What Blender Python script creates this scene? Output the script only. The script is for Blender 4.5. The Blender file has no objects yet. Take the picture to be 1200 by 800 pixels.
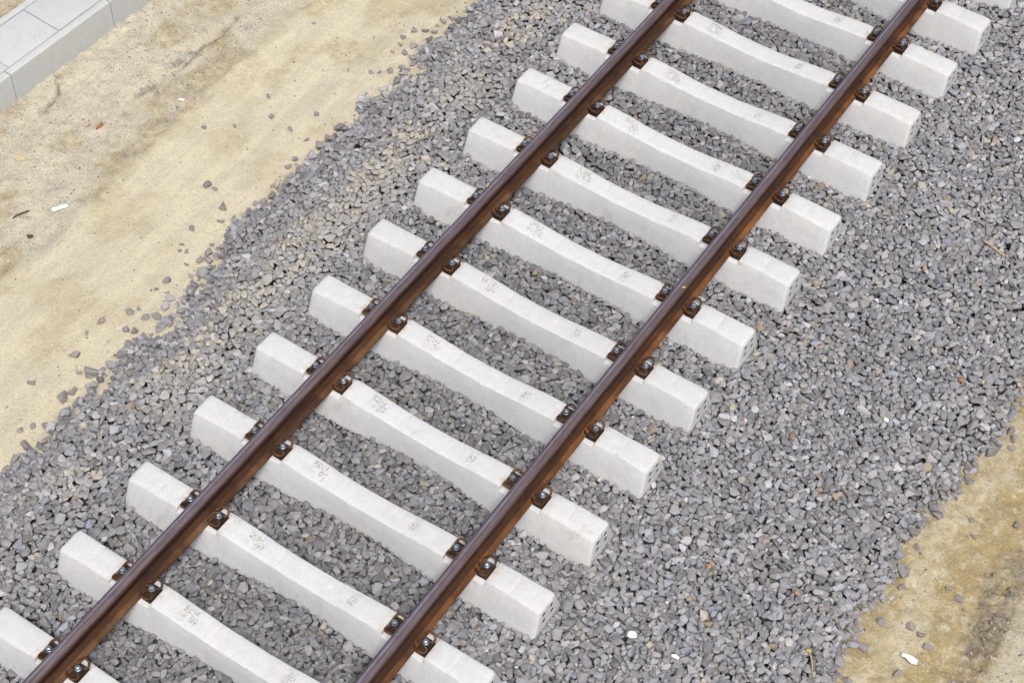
import bpy, bmesh, math, random
import numpy as np
from mathutils import Matrix, Vector

rng = np.random.default_rng(7)
random.seed(7)
SC = bpy.context.scene
COL = SC.collection

# ------------------------------------------------------------------ basics
RAIL_X = 0.7535          # rail centre from track centre
BOLT = 0.108             # bolt axis from rail centre
PITCH = 0.60956          # sleeper spacing
GROUND = -0.42           # sand level (z = 0 is the bolt head height)

def link(o, parent=None):
    COL.objects.link(o)
    if parent is not None:
        o.parent = parent
    return o

def tag(o, label=None, cat=None, group=None, kind=None):
    if label: o['label'] = label
    if cat: o['category'] = cat
    if group: o['group'] = group
    if kind: o['kind'] = kind
    return o

def empty(name, loc=(0, 0, 0), rz=0.0):
    o = bpy.data.objects.new(name, None)
    o.empty_display_size = 0.05
    o.location = loc
    o.rotation_euler = (0, 0, rz)
    return link(o)

def mesh_obj(name, verts, faces, mat, parent=None, smooth=False, mats=None, midx=None):
    me = bpy.data.meshes.new(name)
    me.from_pydata([tuple(map(float, v)) for v in verts], [], [tuple(f) for f in faces])
    for m in (mats or [mat]):
        me.materials.append(m)
    if midx is not None:
        me.polygons.foreach_set('material_index', midx)
    me.polygons.foreach_set('use_smooth', [smooth] * len(me.polygons))
    me.update()
    return link(bpy.data.objects.new(name, me), parent)

def bm_obj(name, bm, mat, parent=None, smooth=False):
    bmesh.ops.recalc_face_normals(bm, faces=bm.faces)
    me = bpy.data.meshes.new(name)
    bm.to_mesh(me); bm.free()
    me.materials.append(mat)
    me.polygons.foreach_set('use_smooth', [smooth] * len(me.polygons))
    return link(bpy.data.objects.new(name, me), parent)

def sharp_by_angle(o, deg):
    bm = bmesh.new(); bm.from_mesh(o.data)
    for e in bm.edges:
        e.smooth = not (len(e.link_faces) != 2 or e.calc_face_angle(0) > math.radians(deg))
    for f in bm.faces: f.smooth = True
    bm.to_mesh(o.data); bm.free()

# ------------------------------------------------------------------ numpy noise
def _hash(ix, iy, seed):
    h = (ix.astype(np.int64) * 374761393 + iy.astype(np.int64) * 668265263 + seed * 982451653) & 0xFFFFFFFF
    h = ((h ^ (h >> 13)) * 1274126177) & 0xFFFFFFFF
    return ((h ^ (h >> 16)) & 0xFFFF) / 65535.0

def vnoise(x, y, seed=0):
    ix = np.floor(x); iy = np.floor(y)
    fx = x - ix; fy = y - iy
    fx = fx * fx * fx * (fx * (fx * 6 - 15) + 10); fy = fy * fy * fy * (fy * (fy * 6 - 15) + 10)
    ix = ix.astype(np.int64); iy = iy.astype(np.int64)
    a = _hash(ix, iy, seed); b = _hash(ix + 1, iy, seed)
    c = _hash(ix, iy + 1, seed); d = _hash(ix + 1, iy + 1, seed)
    return (a + (b - a) * fx) * (1 - fy) + (c + (d - c) * fx) * fy

def fbm(x, y, seed=0, octv=4):
    s = 0.0; amp = 0.5; tot = 0.0
    for k in range(octv):
        ca, sa = math.cos(0.6 + k), math.sin(0.6 + k)
        s = s + amp * vnoise((x * ca - y * sa) * 2 ** k, (x * sa + y * ca) * 2 ** k, seed + 17 * k)
        tot += amp; amp *= 0.5
    return s / tot

def sstep(a, b, x):
    t = np.clip((x - a) / (b - a), 0, 1)
    return t * t * (3 - 2 * t)

# ------------------------------------------------------------------ materials
class NT:
    def __init__(self, name):
        self.m = bpy.data.materials.new(name); self.m.use_nodes = True
        self.n = self.m.node_tree.nodes; self.l = self.m.node_tree.links
        self.b = self.n['Principled BSDF']
        self.b.inputs['Specular IOR Level'].default_value = 0.25
    def new(self, t, **kw):
        n = self.n.new(t)
        for k, v in kw.items(): setattr(n, k, v)
        return n
    def coord(self, which='Object'):
        return self.new('ShaderNodeTexCoord').outputs[which]
    def noise(self, vec, scale, detail=4, rough=0.55, dist=0.0):
        n = self.new('ShaderNodeTexNoise')
        n.inputs['Scale'].default_value = scale; n.inputs['Detail'].default_value = detail
        n.inputs['Roughness'].default_value = rough; n.inputs['Distortion'].default_value = dist
        if vec is not None: self.l.new(vec, n.inputs['Vector'])
        return n.outputs['Fac']
    def voro(self, vec, scale, feature='F1', out='Distance'):
        n = self.new('ShaderNodeTexVoronoi', feature=feature)
        n.inputs['Scale'].default_value = scale
        if vec is not None: self.l.new(vec, n.inputs['Vector'])
        return n.outputs[out]
    def ramp(self, fac, stops):
        r = self.new('ShaderNodeValToRGB')
        e = r.color_ramp.elements
        while len(e) < len(stops): e.new(0.5)
        for el, (p, c) in zip(e, stops):
            el.position = p
            el.color = (c, c, c, 1) if isinstance(c, (int, float)) else (*c, 1)
        self.l.new(fac, r.inputs['Fac'])
        return r.outputs['Color']
    def mix(self, fac, a, b, mode='MIX'):
        m = self.new('ShaderNodeMix', data_type='RGBA', blend_type=mode)
        for s, v in ((m.inputs[0], fac), (m.inputs[6], a), (m.inputs[7], b)):
            if isinstance(v, (int, float)): s.default_value = v
            elif isinstance(v, tuple): s.default_value = (*v, 1)
            else: self.l.new(v, s)
        return m.outputs[2]
    def math(self, op, a, b=0.0):
        m = self.new('ShaderNodeMath', operation=op)
        for s, v in ((m.inputs[0], a), (m.inputs[1], b)):
            if isinstance(v, (int, float)): s.default_value = v
            else: self.l.new(v, s)
        return m.outputs[0]
    def bump(self, h, strength, dist, prev=None):
        b = self.new('ShaderNodeBump')
        b.inputs['Strength'].default_value = strength; b.inputs['Distance'].default_value = dist
        self.l.new(h, b.inputs['Height'])
        if prev is not None: self.l.new(prev, b.inputs['Normal'])
        return b.outputs['Normal']
    def vmap(self, vec, scale):
        m = self.new('ShaderNodeMapping'); m.inputs['Scale'].default_value = scale
        self.l.new(vec, m.inputs['Vector']); return m.outputs['Vector']
    def offset_by_object(self, vec, k=7.0):
        oi = self.new('ShaderNodeObjectInfo')
        a = self.new('ShaderNodeVectorMath', operation='SCALE')
        c = self.new('ShaderNodeCombineXYZ')
        self.l.new(oi.outputs['Random'], c.inputs[0]); self.l.new(oi.outputs['Random'], c.inputs[1])
        self.l.new(oi.outputs['Random'], c.inputs[2])
        self.l.new(c.outputs[0], a.inputs[0]); a.inputs['Scale'].default_value = k
        s = self.new('ShaderNodeVectorMath', operation='ADD')
        self.l.new(vec, s.inputs[0]); self.l.new(a.outputs[0], s.inputs[1])
        return s.outputs[0], oi.outputs['Random']
    def col(self, c):
        if isinstance(c, tuple): self.b.inputs['Base Color'].default_value = (*c, 1)
        else: self.l.new(c, self.b.inputs['Base Color'])
        return self
    def rough(self, r):
        if isinstance(r, (int, float)): self.b.inputs['Roughness'].default_value = r
        else: self.l.new(r, self.b.inputs['Roughness'])
        return self
    def metal(self, v):
        if isinstance(v, (int, float)): self.b.inputs['Metallic'].default_value = v
        else: self.l.new(v, self.b.inputs['Metallic'])
        return self
    def nrm(self, n):
        self.l.new(n, self.b.inputs['Normal']); return self

def concrete(name, base, warm, rust=False, pores=True):
    t = NT(name); co = t.coord(); v, rnd = t.offset_by_object(co, 9.0)
    big = t.noise(v, 2.2, 5, 0.6); fine = t.noise(v, 60, 4, 0.65); mid = t.noise(v, 14, 5, 0.65)
    c = t.mix(t.ramp(big, [(0.3, 0.0), (0.7, 1.0)]), base, warm)
    c = t.mix(t.ramp(mid, [(0.42, 0.0), (0.62, 0.35)]), c, tuple(x * 0.84 for x in base))
    c = t.mix(t.ramp(fine, [(0.38, 0.30), (0.62, 0.0)]), c, tuple(x * 0.72 for x in base))
    if pores:
        p = t.voro(v, 55); pm = t.ramp(p, [(0.10, 1.0), (0.17, 0.0)])
        pk = t.math('MULTIPLY', pm, t.ramp(t.noise(v, 9, 2), [(0.50, 0.0), (0.62, 0.75)]))
        c = t.mix(pk, c, tuple(x * 0.38 for x in base))
    # grimy patches with their own outline
    g = t.ramp(t.noise(v, 5.5, 6, 0.72, 0.6), [(0.60, 0.0), (0.74, 0.55)])
    c = t.mix(g, c, (0.30, 0.285, 0.25))
    c = t.mix(t.math('MULTIPLY', rnd, 0.30), c, tuple(x * 0.72 for x in warm))
    if rust:   # rust bleeding from the clamps onto the concrete beside them
        sx = t.new('ShaderNodeSeparateXYZ'); t.l.new(co, sx.inputs[0])
        ax = t.math('ABSOLUTE', sx.outputs[0])
        d1 = t.math('ABSOLUTE', t.math('SUBTRACT', ax, 0.912))
        d2 = t.math('ABSOLUTE', t.math('SUBTRACT', ax, 0.595))
        d = t.math('MINIMUM', d1, d2)
        near = t.ramp(d, [(0.0, 1.0), (0.035, 0.0)])
        rn = t.ramp(t.noise(v, 22, 4, 0.6), [(0.49, 0.0), (0.64, 0.55)])
        sx2 = t.new('ShaderNodeSeparateXYZ'); t.l.new(co, sx2.inputs[0])
        bx1 = t.ramp(t.math('ABSOLUTE', t.math('ADD', sx2.outputs[0], 0.365)), [(0.05, 1.0), (0.085, 0.0)])
        bx2 = t.ramp(t.math('ABSOLUTE', t.math('SUBTRACT', sx2.outputs[0], 0.342)), [(0.02, 1.0), (0.04, 0.0)])
        sk = t.ramp(t.noise(v, 48, 4, 0.75), [(0.47, 0.0), (0.56, 0.65)])
        yb = t.ramp(t.math('ABSOLUTE', sx2.outputs[1]), [(0.045, 1.0), (0.07, 0.0)])
        c = t.mix(t.math('MULTIPLY', t.math('MULTIPLY', t.math('MULTIPLY', t.math('MAXIMUM', bx1, bx2), yb), t.ramp(t.noise(v, 6, 3, 0.6), [(0.38, 0.05), (0.56, 1.0)])), sk), c, (0.34, 0.335, 0.32))
        c = t.mix(t.ramp(t.noise(t.vmap(v, (9, 3, 1.2)), 3.0, 5, 0.7), [(0.54, 0.0), (0.74, 0.24)]), c, (0.36, 0.355, 0.35))
        zt_ = t.ramp(t.math('ADD', sx2.outputs[2], 0.10), [(0.028, 0.0), (0.040, 1.0)])
        c = t.mix(t.math('MULTIPLY', zt_, t.math('MULTIPLY', near, rn)), c, (0.42, 0.25, 0.11))
    t.col(c).rough(0.88)
    n = t.bump(fine, 0.35, 0.004); n = t.bump(mid, 0.35, 0.008, n)
    if pores: n = t.bump(pk, -0.6, 0.004, n)
    return t.nrm(n).m

M_SLEEPER = concrete('sleeper_concrete', (0.535, 0.540, 0.560), (0.570, 0.562, 0.545), rust=True)
def letter_mat():
    t = NT('letter_concrete'); v, rnd = t.offset_by_object(t.coord(), 30.0)
    k = t.ramp(t.noise(v, 70, 3, 0.7), [(0.40, 0.0), (0.60, 1.0)])
    t.col(t.mix(k, (0.26, 0.255, 0.245), (0.57, 0.565, 0.55))).rough(.9)  # dark blotches paint in the shading of the raised letters
    return t.m
M_LETTER = letter_mat()
M_KERB = concrete('kerb_concrete', (0.49, 0.50, 0.51), (0.51, 0.51, 0.495), pores=False)
M_SLAB = concrete('slab_concrete', (0.47, 0.482, 0.50), (0.495, 0.50, 0.505), pores=False)

def rust(name, dark, mid, light, scale=30, rough=0.8):
    t = NT(name); v, rnd = t.offset_by_object(t.coord(), 5.0)
    st = t.noise(t.vmap(v, (1, 0.22, 1)), scale, 6, 0.65)
    sp = t.noise(v, scale * 4, 4, 0.7); big = t.noise(v, 2.5, 4, 0.6)
    c = t.mix(t.ramp(st, [(0.35, 0.0), (0.65, 1.0)]), dark, mid)
    c = t.mix(t.ramp(big, [(0.46, 0.0), (0.68, 0.8)]), c, light)
    c = t.mix(t.ramp(sp, [(0.55, 0.0), (0.75, 0.5)]), c, tuple(x * 0.5 for x in dark))
    t.col(c).rough(rough)
    return t.nrm(t.bump(sp, 0.3, 0.002)).m

M_WEB = rust('rail_rust', (0.022, 0.0095, 0.005), (0.046, 0.0175, 0.007), (0.082, 0.032, 0.011))
M_FOOT = rust('foot_rust', (0.045, 0.020, 0.008), (0.110, 0.043, 0.013), (0.24, 0.098, 0.030))
M_FOOT_BROWN = rust('foot_brown_rust', (0.030, 0.014, 0.007), (0.065, 0.028, 0.011), (0.17, 0.092, 0.042))
M_PLATE = rust('plate_rust', (0.020, 0.011, 0.008), (0.042, 0.022, 0.012), (0.095, 0.045, 0.020), 60)
M_CLIP = rust('clip_rust', (0.030, 0.017, 0.011), (0.075, 0.035, 0.018), (0.15, 0.068, 0.03), 80, 0.6)

def steel(name, c1, c2, rough, metal=1.0):
    t = NT(name); v, rnd = t.offset_by_object(t.coord(), 5.0)
    st = t.noise(t.vmap(v, (1, 0.06, 1)), 90, 4, 0.6); big = t.noise(v, 3, 4)
    c = t.mix(t.ramp(st, [(0.35, 0.0), (0.65, 1.0)]), c1, c2)
    c = t.mix(t.ramp(t.noise(v, 24, 6, 0.75), [(0.50, 0.0), (0.72, 0.45)]), c, (0.13, 0.075, 0.05))
    c = t.mix(t.ramp(big, [(0.45, 0.0), (0.75, 0.4)]), c, (0.20, 0.12, 0.09))
    t.col(c).metal(metal)
    t.rough(t.ramp(st, [(0.3, rough * 0.85), (0.7, rough * 1.15)]))
    return t.m

M_TREAD = steel('tread_steel', (0.135, 0.098, 0.105), (0.20, 0.158, 0.172), 0.40, 0.6)
M_BAND = steel('wear_band_sheen', (0.36, 0.345, 0.42), (0.48, 0.465, 0.56), 0.32, 0.8)  # worn strip, with the lilac sky sheen put into its colour
M_GAUGE = rust('head_side_rust', (0.036, 0.017, 0.011), (0.062, 0.029, 0.018), (0.10, 0.048, 0.028), 40, 0.6)
M_BOLT = steel('zinc_steel', (0.30, 0.36, 0.44), (0.42, 0.48, 0.57), 0.36, 0.85)
M_WASHER = rust('washer_black', (0.018, 0.017, 0.018), (0.03, 0.027, 0.027), (0.05, 0.035, 0.03), 60, 0.5)

def stone_mat():
    t = NT('crushed_stone'); co = t.coord()
    a = t.new('ShaderNodeAttribute', attribute_name='tint')
    f = t.noise(co, 150, 4, 0.7); g = t.noise(co, 45, 3, 0.6)
    c = t.mix(t.ramp(f, [(0.30, 0.42), (0.60, 0.0)]), a.outputs['Color'], (0.09, 0.088, 0.09))
    c = t.mix(t.ramp(g, [(0.50, 0.0), (0.72, 0.40)]), c, (0.36, 0.345, 0.33))
    t.col(c).rough(0.85)
    return t.nrm(t.bump(f, 0.5, 0.003)).m
M_STONE = stone_mat()

def loose_mat():
    t = NT('loose_stone'); v, rnd = t.offset_by_object(t.coord(), 20.0)
    c = t.ramp(rnd, [(0.0, (0.15, 0.145, 0.155)), (0.35, (0.23, 0.225, 0.235)), (0.7, (0.19, 0.18, 0.195)), (1.0, (0.27, 0.255, 0.25))])
    f = t.noise(v, 120, 4, 0.7)
    c = t.mix(t.ramp(f, [(0.34, 0.4), (0.6, 0.0)]), c, (0.08, 0.08, 0.08))
    c = t.mix(t.ramp(t.noise(v, 25, 3), [(0.48, 0.0), (0.66, 0.6)]), c, (0.45, 0.40, 0.31))
    t.col(c).rough(0.85)
    return t.nrm(t.bump(f, 0.5, 0.003)).m
M_LOOSE = loose_mat()

def bed_mat():
    t = NT('ballast_gap_shade'); co = t.coord()
    v = t.voro(co, 32); f = t.noise(co, 80, 4, 0.7)
    c = t.mix(t.ramp(v, [(0.1, 0.0), (0.6, 1.0)]), (0.10, 0.097, 0.10), (0.05, 0.048, 0.05))  # bed coloured dark to paint the shade in the gaps between stones
    t.col(c).rough(0.95)
    return t.nrm(t.bump(v, -0.9, 0.03)).m
M_BED = bed_mat()

def soil_mat():
    t = NT('sandy_soil'); co = t.coord()
    a = t.new('ShaderNodeAttribute', attribute_name='soil')
    s = t.new('ShaderNodeSeparateColor'); t.l.new(a.outputs['Color'], s.inputs[0])
    grit, ochre, dirt = s.outputs[0], s.outputs[1], s.outputs[2]
    fine = t.noise(co, 110, 4, 0.7); grain = t.noise(co, 260, 2, 0.7)
    mid = t.noise(co, 13, 6, 0.68, 0.4); big = t.noise(co, 2.4, 5, 0.6)
    streak = t.noise(t.vmap(co, (7.0, 0.9, 1)), 1.6, 5, 0.65)
    c = t.mix(t.ramp(streak, [(0.40, 0.0), (0.60, 1.0)]), (0.76, 0.685, 0.505), (0.65, 0.590, 0.450))
    c = t.mix(t.ramp(big, [(0.45, 0.0), (0.70, 0.55)]), c, (0.74, 0.655, 0.475))
    sp = t.noise(co, 55, 5, 0.75)
    c = t.mix(t.ramp(sp, [(0.36, 0.45), (0.48, 0.0)]), c, (0.38, 0.335, 0.255))
    c = t.mix(t.ramp(sp, [(0.55, 0.0), (0.70, 0.6)]), c, (0.74, 0.67, 0.53))
    # yellow-ochre blotches
    oc = t.math('MULTIPLY', t.math('MULTIPLY', ochre, t.ramp(mid, [(0.36, 0.2), (0.58, 1.0)])), t.ramp(t.noise(co, 42, 6, 0.78), [(0.36, 0.40), (0.58, 1.0)]))
    oc = t.math('MINIMUM', oc, 1.0)
    c = t.mix(t.math('MULTIPLY', oc, 0.92), c, t.mix(t.ramp(t.noise(co, 75, 6, 0.8), [(0.40, 0.0), (0.62, 1.0)]), (0.33, 0.235, 0.10), (0.53, 0.405, 0.185)))
    # grey gritty crust
    gr = t.math('MULTIPLY', grit, t.ramp(t.noise(co, 62, 6, 0.78), [(0.45, 0.0), (0.56, 1.0)]))
    c = t.mix(t.math('MULTIPLY', gr, 0.36), c, (0.42, 0.41, 0.39))
    bl = t.math('MULTIPLY', grit, t.ramp(t.math('MULTIPLY', t.noise(co, 105, 3, 0.7), t.ramp(t.noise(co, 9, 4, 0.7), [(0.38, 0.86), (0.6, 1.12)])), [(0.56, 0.0), (0.63, 0.7)]))
    c = t.mix(bl, c, (0.175, 0.175, 0.20))
    dm = t.math('MULTIPLY', dirt, t.ramp(t.noise(co, 36, 6, 0.78), [(0.40, 0.15), (0.54, 1.0)]))
    c = t.mix(dm, c, (0.185, 0.165, 0.15))
    c = t.mix(t.ramp(fine, [(0.32, 0.35), (0.48, 0.0)]), c, (0.44, 0.38, 0.28))
    c = t.mix(t.ramp(grain, [(0.60, 0.0), (0.70, 0.6)]), c, (0.62, 0.56, 0.45))
    c = t.mix(t.ramp(grain, [(0.29, 0.7), (0.39, 0.0)]), c, (0.17, 0.155, 0.14))
    t.col(c).rough(0.95)
    n = t.bump(fine, 0.8, 0.008); n = t.bump(sp, 0.7, 0.014, n); n = t.bump(mid, 0.5, 0.03, n)
    return t.nrm(n).m
M_SOIL = soil_mat()

def plain(name, c, rough=0.6, var=0.15, scale=60):
    t = NT(name); v = t.coord(); f = t.noise(v, scale, 4, 0.6)
    t.col(t.mix(t.ramp(f, [(0.35, 0.0), (0.65, 1.0)]), c, tuple(x * (1 - var * 2) for x in c))).rough(rough)
    return t.nrm(t.bump(f, 0.2, 0.002)).m

# ------------------------------------------------------------------ ground shape
EDGE_L = np.array([(-8, -2.10), (-5.2, -2.12), (-4.02, -2.13), (-3.6, -2.12), (-2.96, -2.17), (-2.4, -2.13), (-1.4, -2.26),
                   (-0.83, -2.24), (-0.1, -2.25), (0.74, -2.22), (1.44, -2.23), (3, -2.2), (8, -2.2)])
EDGE_R = np.array([(-8, 2.9), (-4, 2.88), (-2.35, 2.86), (-2.15, 2.83), (-1.64, 2.855), (-1.25, 2.78), (-0.57, 2.87), (0.22, 2.93), (2, 2.92), (8, 2.92)])
def edge_l(y): return np.interp(y, EDGE_L[:, 0], EDGE_L[:, 1])
def edge_r(y): return np.interp(y, EDGE_R[:, 0], EDGE_R[:, 1])

KERB_A = np.array([-4.410, -1.443]); KDIR = np.array([0.0568, 0.9984])     # foot of the kerb at a joint, and the way it runs
KNRM = np.array([-KDIR[1], KDIR[0]])                                           # away from the track
KERB_TOP = -0.158

def seg_dist(x, y, a, b):
    ax, ay = a; bx, by = b
    dx, dy = bx - ax, by - ay
    t = np.clip(((x - ax) * dx + (y - ay) * dy) / (dx * dx + dy * dy), 0, 1)
    return np.hypot(x - ax - t * dx, y - ay - t * dy), t

def soil_fields(x, y):
    """height, grit, ochre, dirt of the sandy ground"""
    n1 = fbm(x * 1.1, y * 1.1, 3); n2 = fbm(x * 5, y * 5, 11); n3 = fbm(x * 18, y * 18, 23, 4)
    st = fbm(x * 9, y * 1.1, 31, 4)
    wob = (fbm(y * 0.9, y * 0 + 3.1, 41) - 0.5) * 0.30
    left = sstep(-1.2, -1.9, x); right = sstep(1.6, 2.4, x)
    bound = -3.30 + wob + (fbm(x * 4, y * 4, 47) - 0.5) * 0.25
    gl = sstep(bound + 0.07, bound - 0.14, x) * left
    gnear = sstep(0.75, 0.0, np.abs(x + 2.75 - 0.45 * sstep(-1.0, 1.5, y))) * sstep(-0.9, 1.2, y) * left * 0.55
    grit = np.clip(gl + gnear, 0, 1)
    h = GROUND + (n1 - 0.5) * 0.035 + (n2 - 0.5) * (0.010 + 0.030 * grit) + (n3 - 0.5) * (0.003 + 0.020 * grit)
    h = h + (st - 0.5) * 0.014 * left * (1 - grit)
    # low berm where the graded strip meets the rough strip, and wheel marks along the graded strip
    h = h + 0.018 * np.exp(-((x - bound) / 0.07) ** 2) * left
    for off, w in ((0.36, 0.04), (0.55, 0.05), (0.78, 0.06)):
        h = h - 0.007 * np.exp(-((x - bound - off) / w) ** 2) * left * sstep(0.35, 0.6, fbm(x * 0 + off, y * 1.2, 53))
    ochre = sstep(0.50, 0.66, fbm(x * 3.4, y * 2.0, 61)) * left * (0.45 + 0.65 * gl)
    ochre = np.maximum(ochre, sstep(0.15, 0.0, np.abs(x - bound + 0.10)) * left * sstep(0.46, 0.66, n2) * 0.7)
    ochre = np.maximum(ochre, sstep(0.45, 0.62, fbm(x * 3, y * 2, 67)) * sstep(-0.7, -0.2, y) * sstep(0.8, 0.3, np.abs(x + 2.85)) * 0.8)
    dirt = np.zeros_like(x)
    # the dark clod-filled groove
    wx = (fbm(x * 7, y * 7, 141) - .5) * .10; wy = (fbm(x * 7, y * 7, 143) - .5) * .16
    d, t = seg_dist(x + wx, y + wy, (-3.725, -0.84), (-3.655, 0.22))
    w = (0.022 + 0.030 * np.sin(np.pi * np.clip(t * 1.1, 0, 1))) * (0.55 + 0.9 * n3)
    g = sstep(1.5, 0.5, d / w)
    h = h - 0.035 * g; dirt = np.maximum(dirt, g * sstep(0.36, 0.56, fbm(x * 14, y * 9, 71)) * 0.85)
    # crack beside the kerb
    d, t = seg_dist(x + wx * .5, y, (-4.36, -1.06), (-4.22, -1.20)); d2, t2 = seg_dist(x + wx * .5, y, (-4.22, -1.20), (-4.165, -1.40))
    dd = np.minimum(d, d2) + (n3 - 0.5) * 0.02
    g = sstep(0.014, 0.003, dd)
    h = h - 0.045 * g; dirt = np.maximum(dirt, g * 0.8)
    # right-hand strip: ochre sand, a furrow with dark clods, and smooth grey sand beyond it
    ro = right * np.clip(0.95 + 0.60 * (fbm(x * 2.1, y * 1.7, 83) - 0.36) / 0.3, 0.1, 1)
    lighter = sstep(0.16, 0.05, np.abs(x - edge_r(y) - 0.14 - (n1 - .5) * 0.3)) * right
    ro = ro * (1 - 0.45 * lighter)
    cx = 3.44 - 0.10 * (y + 1.4) + (n1 - 0.5) * 0.15
    fur = sstep(0.17, 0.05, np.abs(x - cx)) * sstep(-0.75, -1.25, y + (n2 - .5) * 0.5) * right
    n4 = fbm(x * 34, y * 34, 29, 3)
    h = h + right * ((n2 - 0.5) * 0.040 + (n3 - 0.5) * 0.026 + (n4 - .5) * .010) - fur * 0.03 * n2 + fur * ((n3 - 0.4) * 0.09 + (n4 - .5) * .07)
    beyond = sstep(0.06, 0.16, x - cx) * right * sstep(-0.9, -1.3, y)
    dirt = np.maximum(dirt, fur * sstep(0.38, 0.6, fbm(x * 9, y * 9, 97)) * 0.75)
    ro = ro * (1 - 0.7 * beyond)
    grit = np.maximum(grit, right * np.maximum(fur * 0.8, 0.22 * sstep(0.40, 0.65, n2)))
    grit = np.maximum(grit, beyond * 0.8)
    ochre = np.maximum(ochre, ro * 1.75)
    # ground is higher behind the pavement strip
    s = (x - KERB_A[0]) * KNRM[0] + (y - KERB_A[1]) * KNRM[1]
    back = sstep(0.30, 0.50, s)
    h = h + back * 0.20; grit = np.maximum(grit, back)
    near_kerb = sstep(-0.16, -0.02, s) * (1 - back)
    h = h + near_kerb * 0.012 * (n3 - 0.3) * 2
    grit = np.maximum(grit, near_kerb * 0.9)
    far = sstep(9, 14, np.hypot(x, y))
    h = h * (1 - far) + (GROUND + (n1 - 0.5) * 0.1) * far
    return h, grit, ochre, dirt

def axis(lo, hi, step, far):
    core = np.arange(lo, hi + 1e-6, step)
    g = [step]
    while sum(g) < far: g.append(g[-1] * 1.22)
    tail = np.cumsum(g)
    return np.concatenate([lo - tail[::-1], core, core[-1] + tail])

gx = axis(-5.6, 4.7, 0.021, 320.0); gy = axis(-6.4, 5.6, 0.021, 320.0)
X, Y = np.meshgrid(gx, gy, indexing='ij')
Hs, G1, G2, G3 = soil_fields(X, Y)
# keep the soil below the ballast in the middle of the track
mid = sstep(0.10, 0.40, X - edge_l(Y)) * sstep(0.10, 0.30, edge_r(Y) - X)
Hs = Hs - 0.06 * mid
nx, ny = X.shape
def grid_mesh(name, X, Y, Z, mat, attr=None):
    nx, ny = X.shape
    me = bpy.data.meshes.new(name)
    co = np.stack([X, Y, Z], -1).reshape(-1, 3).astype(np.float32)
    idx = np.arange(nx * ny).reshape(nx, ny)
    q = np.stack([idx[:-1, :-1], idx[1:, :-1], idx[1:, 1:], idx[:-1, 1:]], -1).reshape(-1, 4)
    me.vertices.add(len(co)); me.vertices.foreach_set('co', co.ravel())
    me.loops.add(q.size); me.loops.foreach_set('vertex_index', q.ravel().astype(np.int32))
    me.polygons.add(len(q)); me.polygons.foreach_set('loop_start', (np.arange(len(q)) * 4).astype(np.int32))
    me.polygons.foreach_set('use_smooth', np.ones(len(q), bool))
    me.update(calc_edges=True)
    if attr is not None:
        a = me.color_attributes.new(attr[0], 'FLOAT_COLOR', 'POINT')
        a.data.foreach_set('color', attr[1].astype(np.float32).ravel())
    me.materials.append(mat)
    return link(bpy.data.objects.new(name, me))
soil = np.stack([G1, G2, G3, np.ones_like(G1)], -1).reshape(-1, 4)
tag(grid_mesh('ground', X, Y, Hs, M_SOIL, ('soil', soil)), kind='structure')

def soil_z(x, y):
    h, *_ = soil_fields(np.array([[float(x)]]), np.array([[float(y)]]))
    return float(h[0, 0])

# ------------------------------------------------------------------ sleepers: where each lies
DY = {-4: .022, -3: .007, -2: -.001, -1: -.008, 0: -.009, 1: -.014, 2: -.005, 3: 0, 4: .011, 5: .012, 6: .004, 7: .006, 8: -.012}
YAW = {-3: .005, -2: .004, -1: -.006, 0: .003, 1: -.002, 2: -.010, 3: -.003, 4: -.009, 5: .001, 6: -.002}
SLEEPERS = [(i, -i * PITCH + DY.get(i, 0.0), YAW.get(i, 0.0)) for i in range(-8, 11)]

ZB = -0.265
def _dip(x):
    t = min(max((x - 0.13) / 0.42, 0), 1)
    return -0.0665 + 0.0310 * (0.5 * t + 0.5 * t * t * (3 - 2 * t))
_xs = [0.0, .04, .08, .12, .15, .178, .182, .186, .20, .24, .28, .32, .36, .40, .44, .48, .52, .55, .585]
ST = [(x, _dip(x), 0.076 + 0.004 * sstep(.1, .58, x), 0.110 + 0.035 * sstep(.12, .62, x)) for x in _xs] + [   # |x|, top z, top half width, bottom half width
    (0.594, -0.0360, 0.0805, 0.1455), (0.601, -0.040, 0.082, 0.146), (0.608, -0.066, 0.092, 0.147), (0.700, -0.066, 0.092, 0.151),
    (0.800, -0.066, 0.092, 0.154), (0.899, -0.066, 0.092, 0.156), (0.905, -0.040, 0.083, 0.156), (0.913, -0.0355, 0.081, 0.156),
    (0.98, -0.0360, 0.082, 0.1565), (1.056, -0.0370, 0.0828, 0.157), (1.062, -0.0371, 0.0829, 0.157), (1.066, -0.0372, 0.083, 0.157), (1.071, -0.0373, 0.083, 0.157),
    (1.13, -0.0385, 0.084, 0.1575), (1.20, -0.040, 0.085, 0.158), (1.262, -0.042, 0.086, 0.158), (1.276, -0.0445, 0.0845, 0.156), (1.284, -0.049, 0.080, 0.149), (1.287, -0.053, 0.075, 0.143)]

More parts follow.
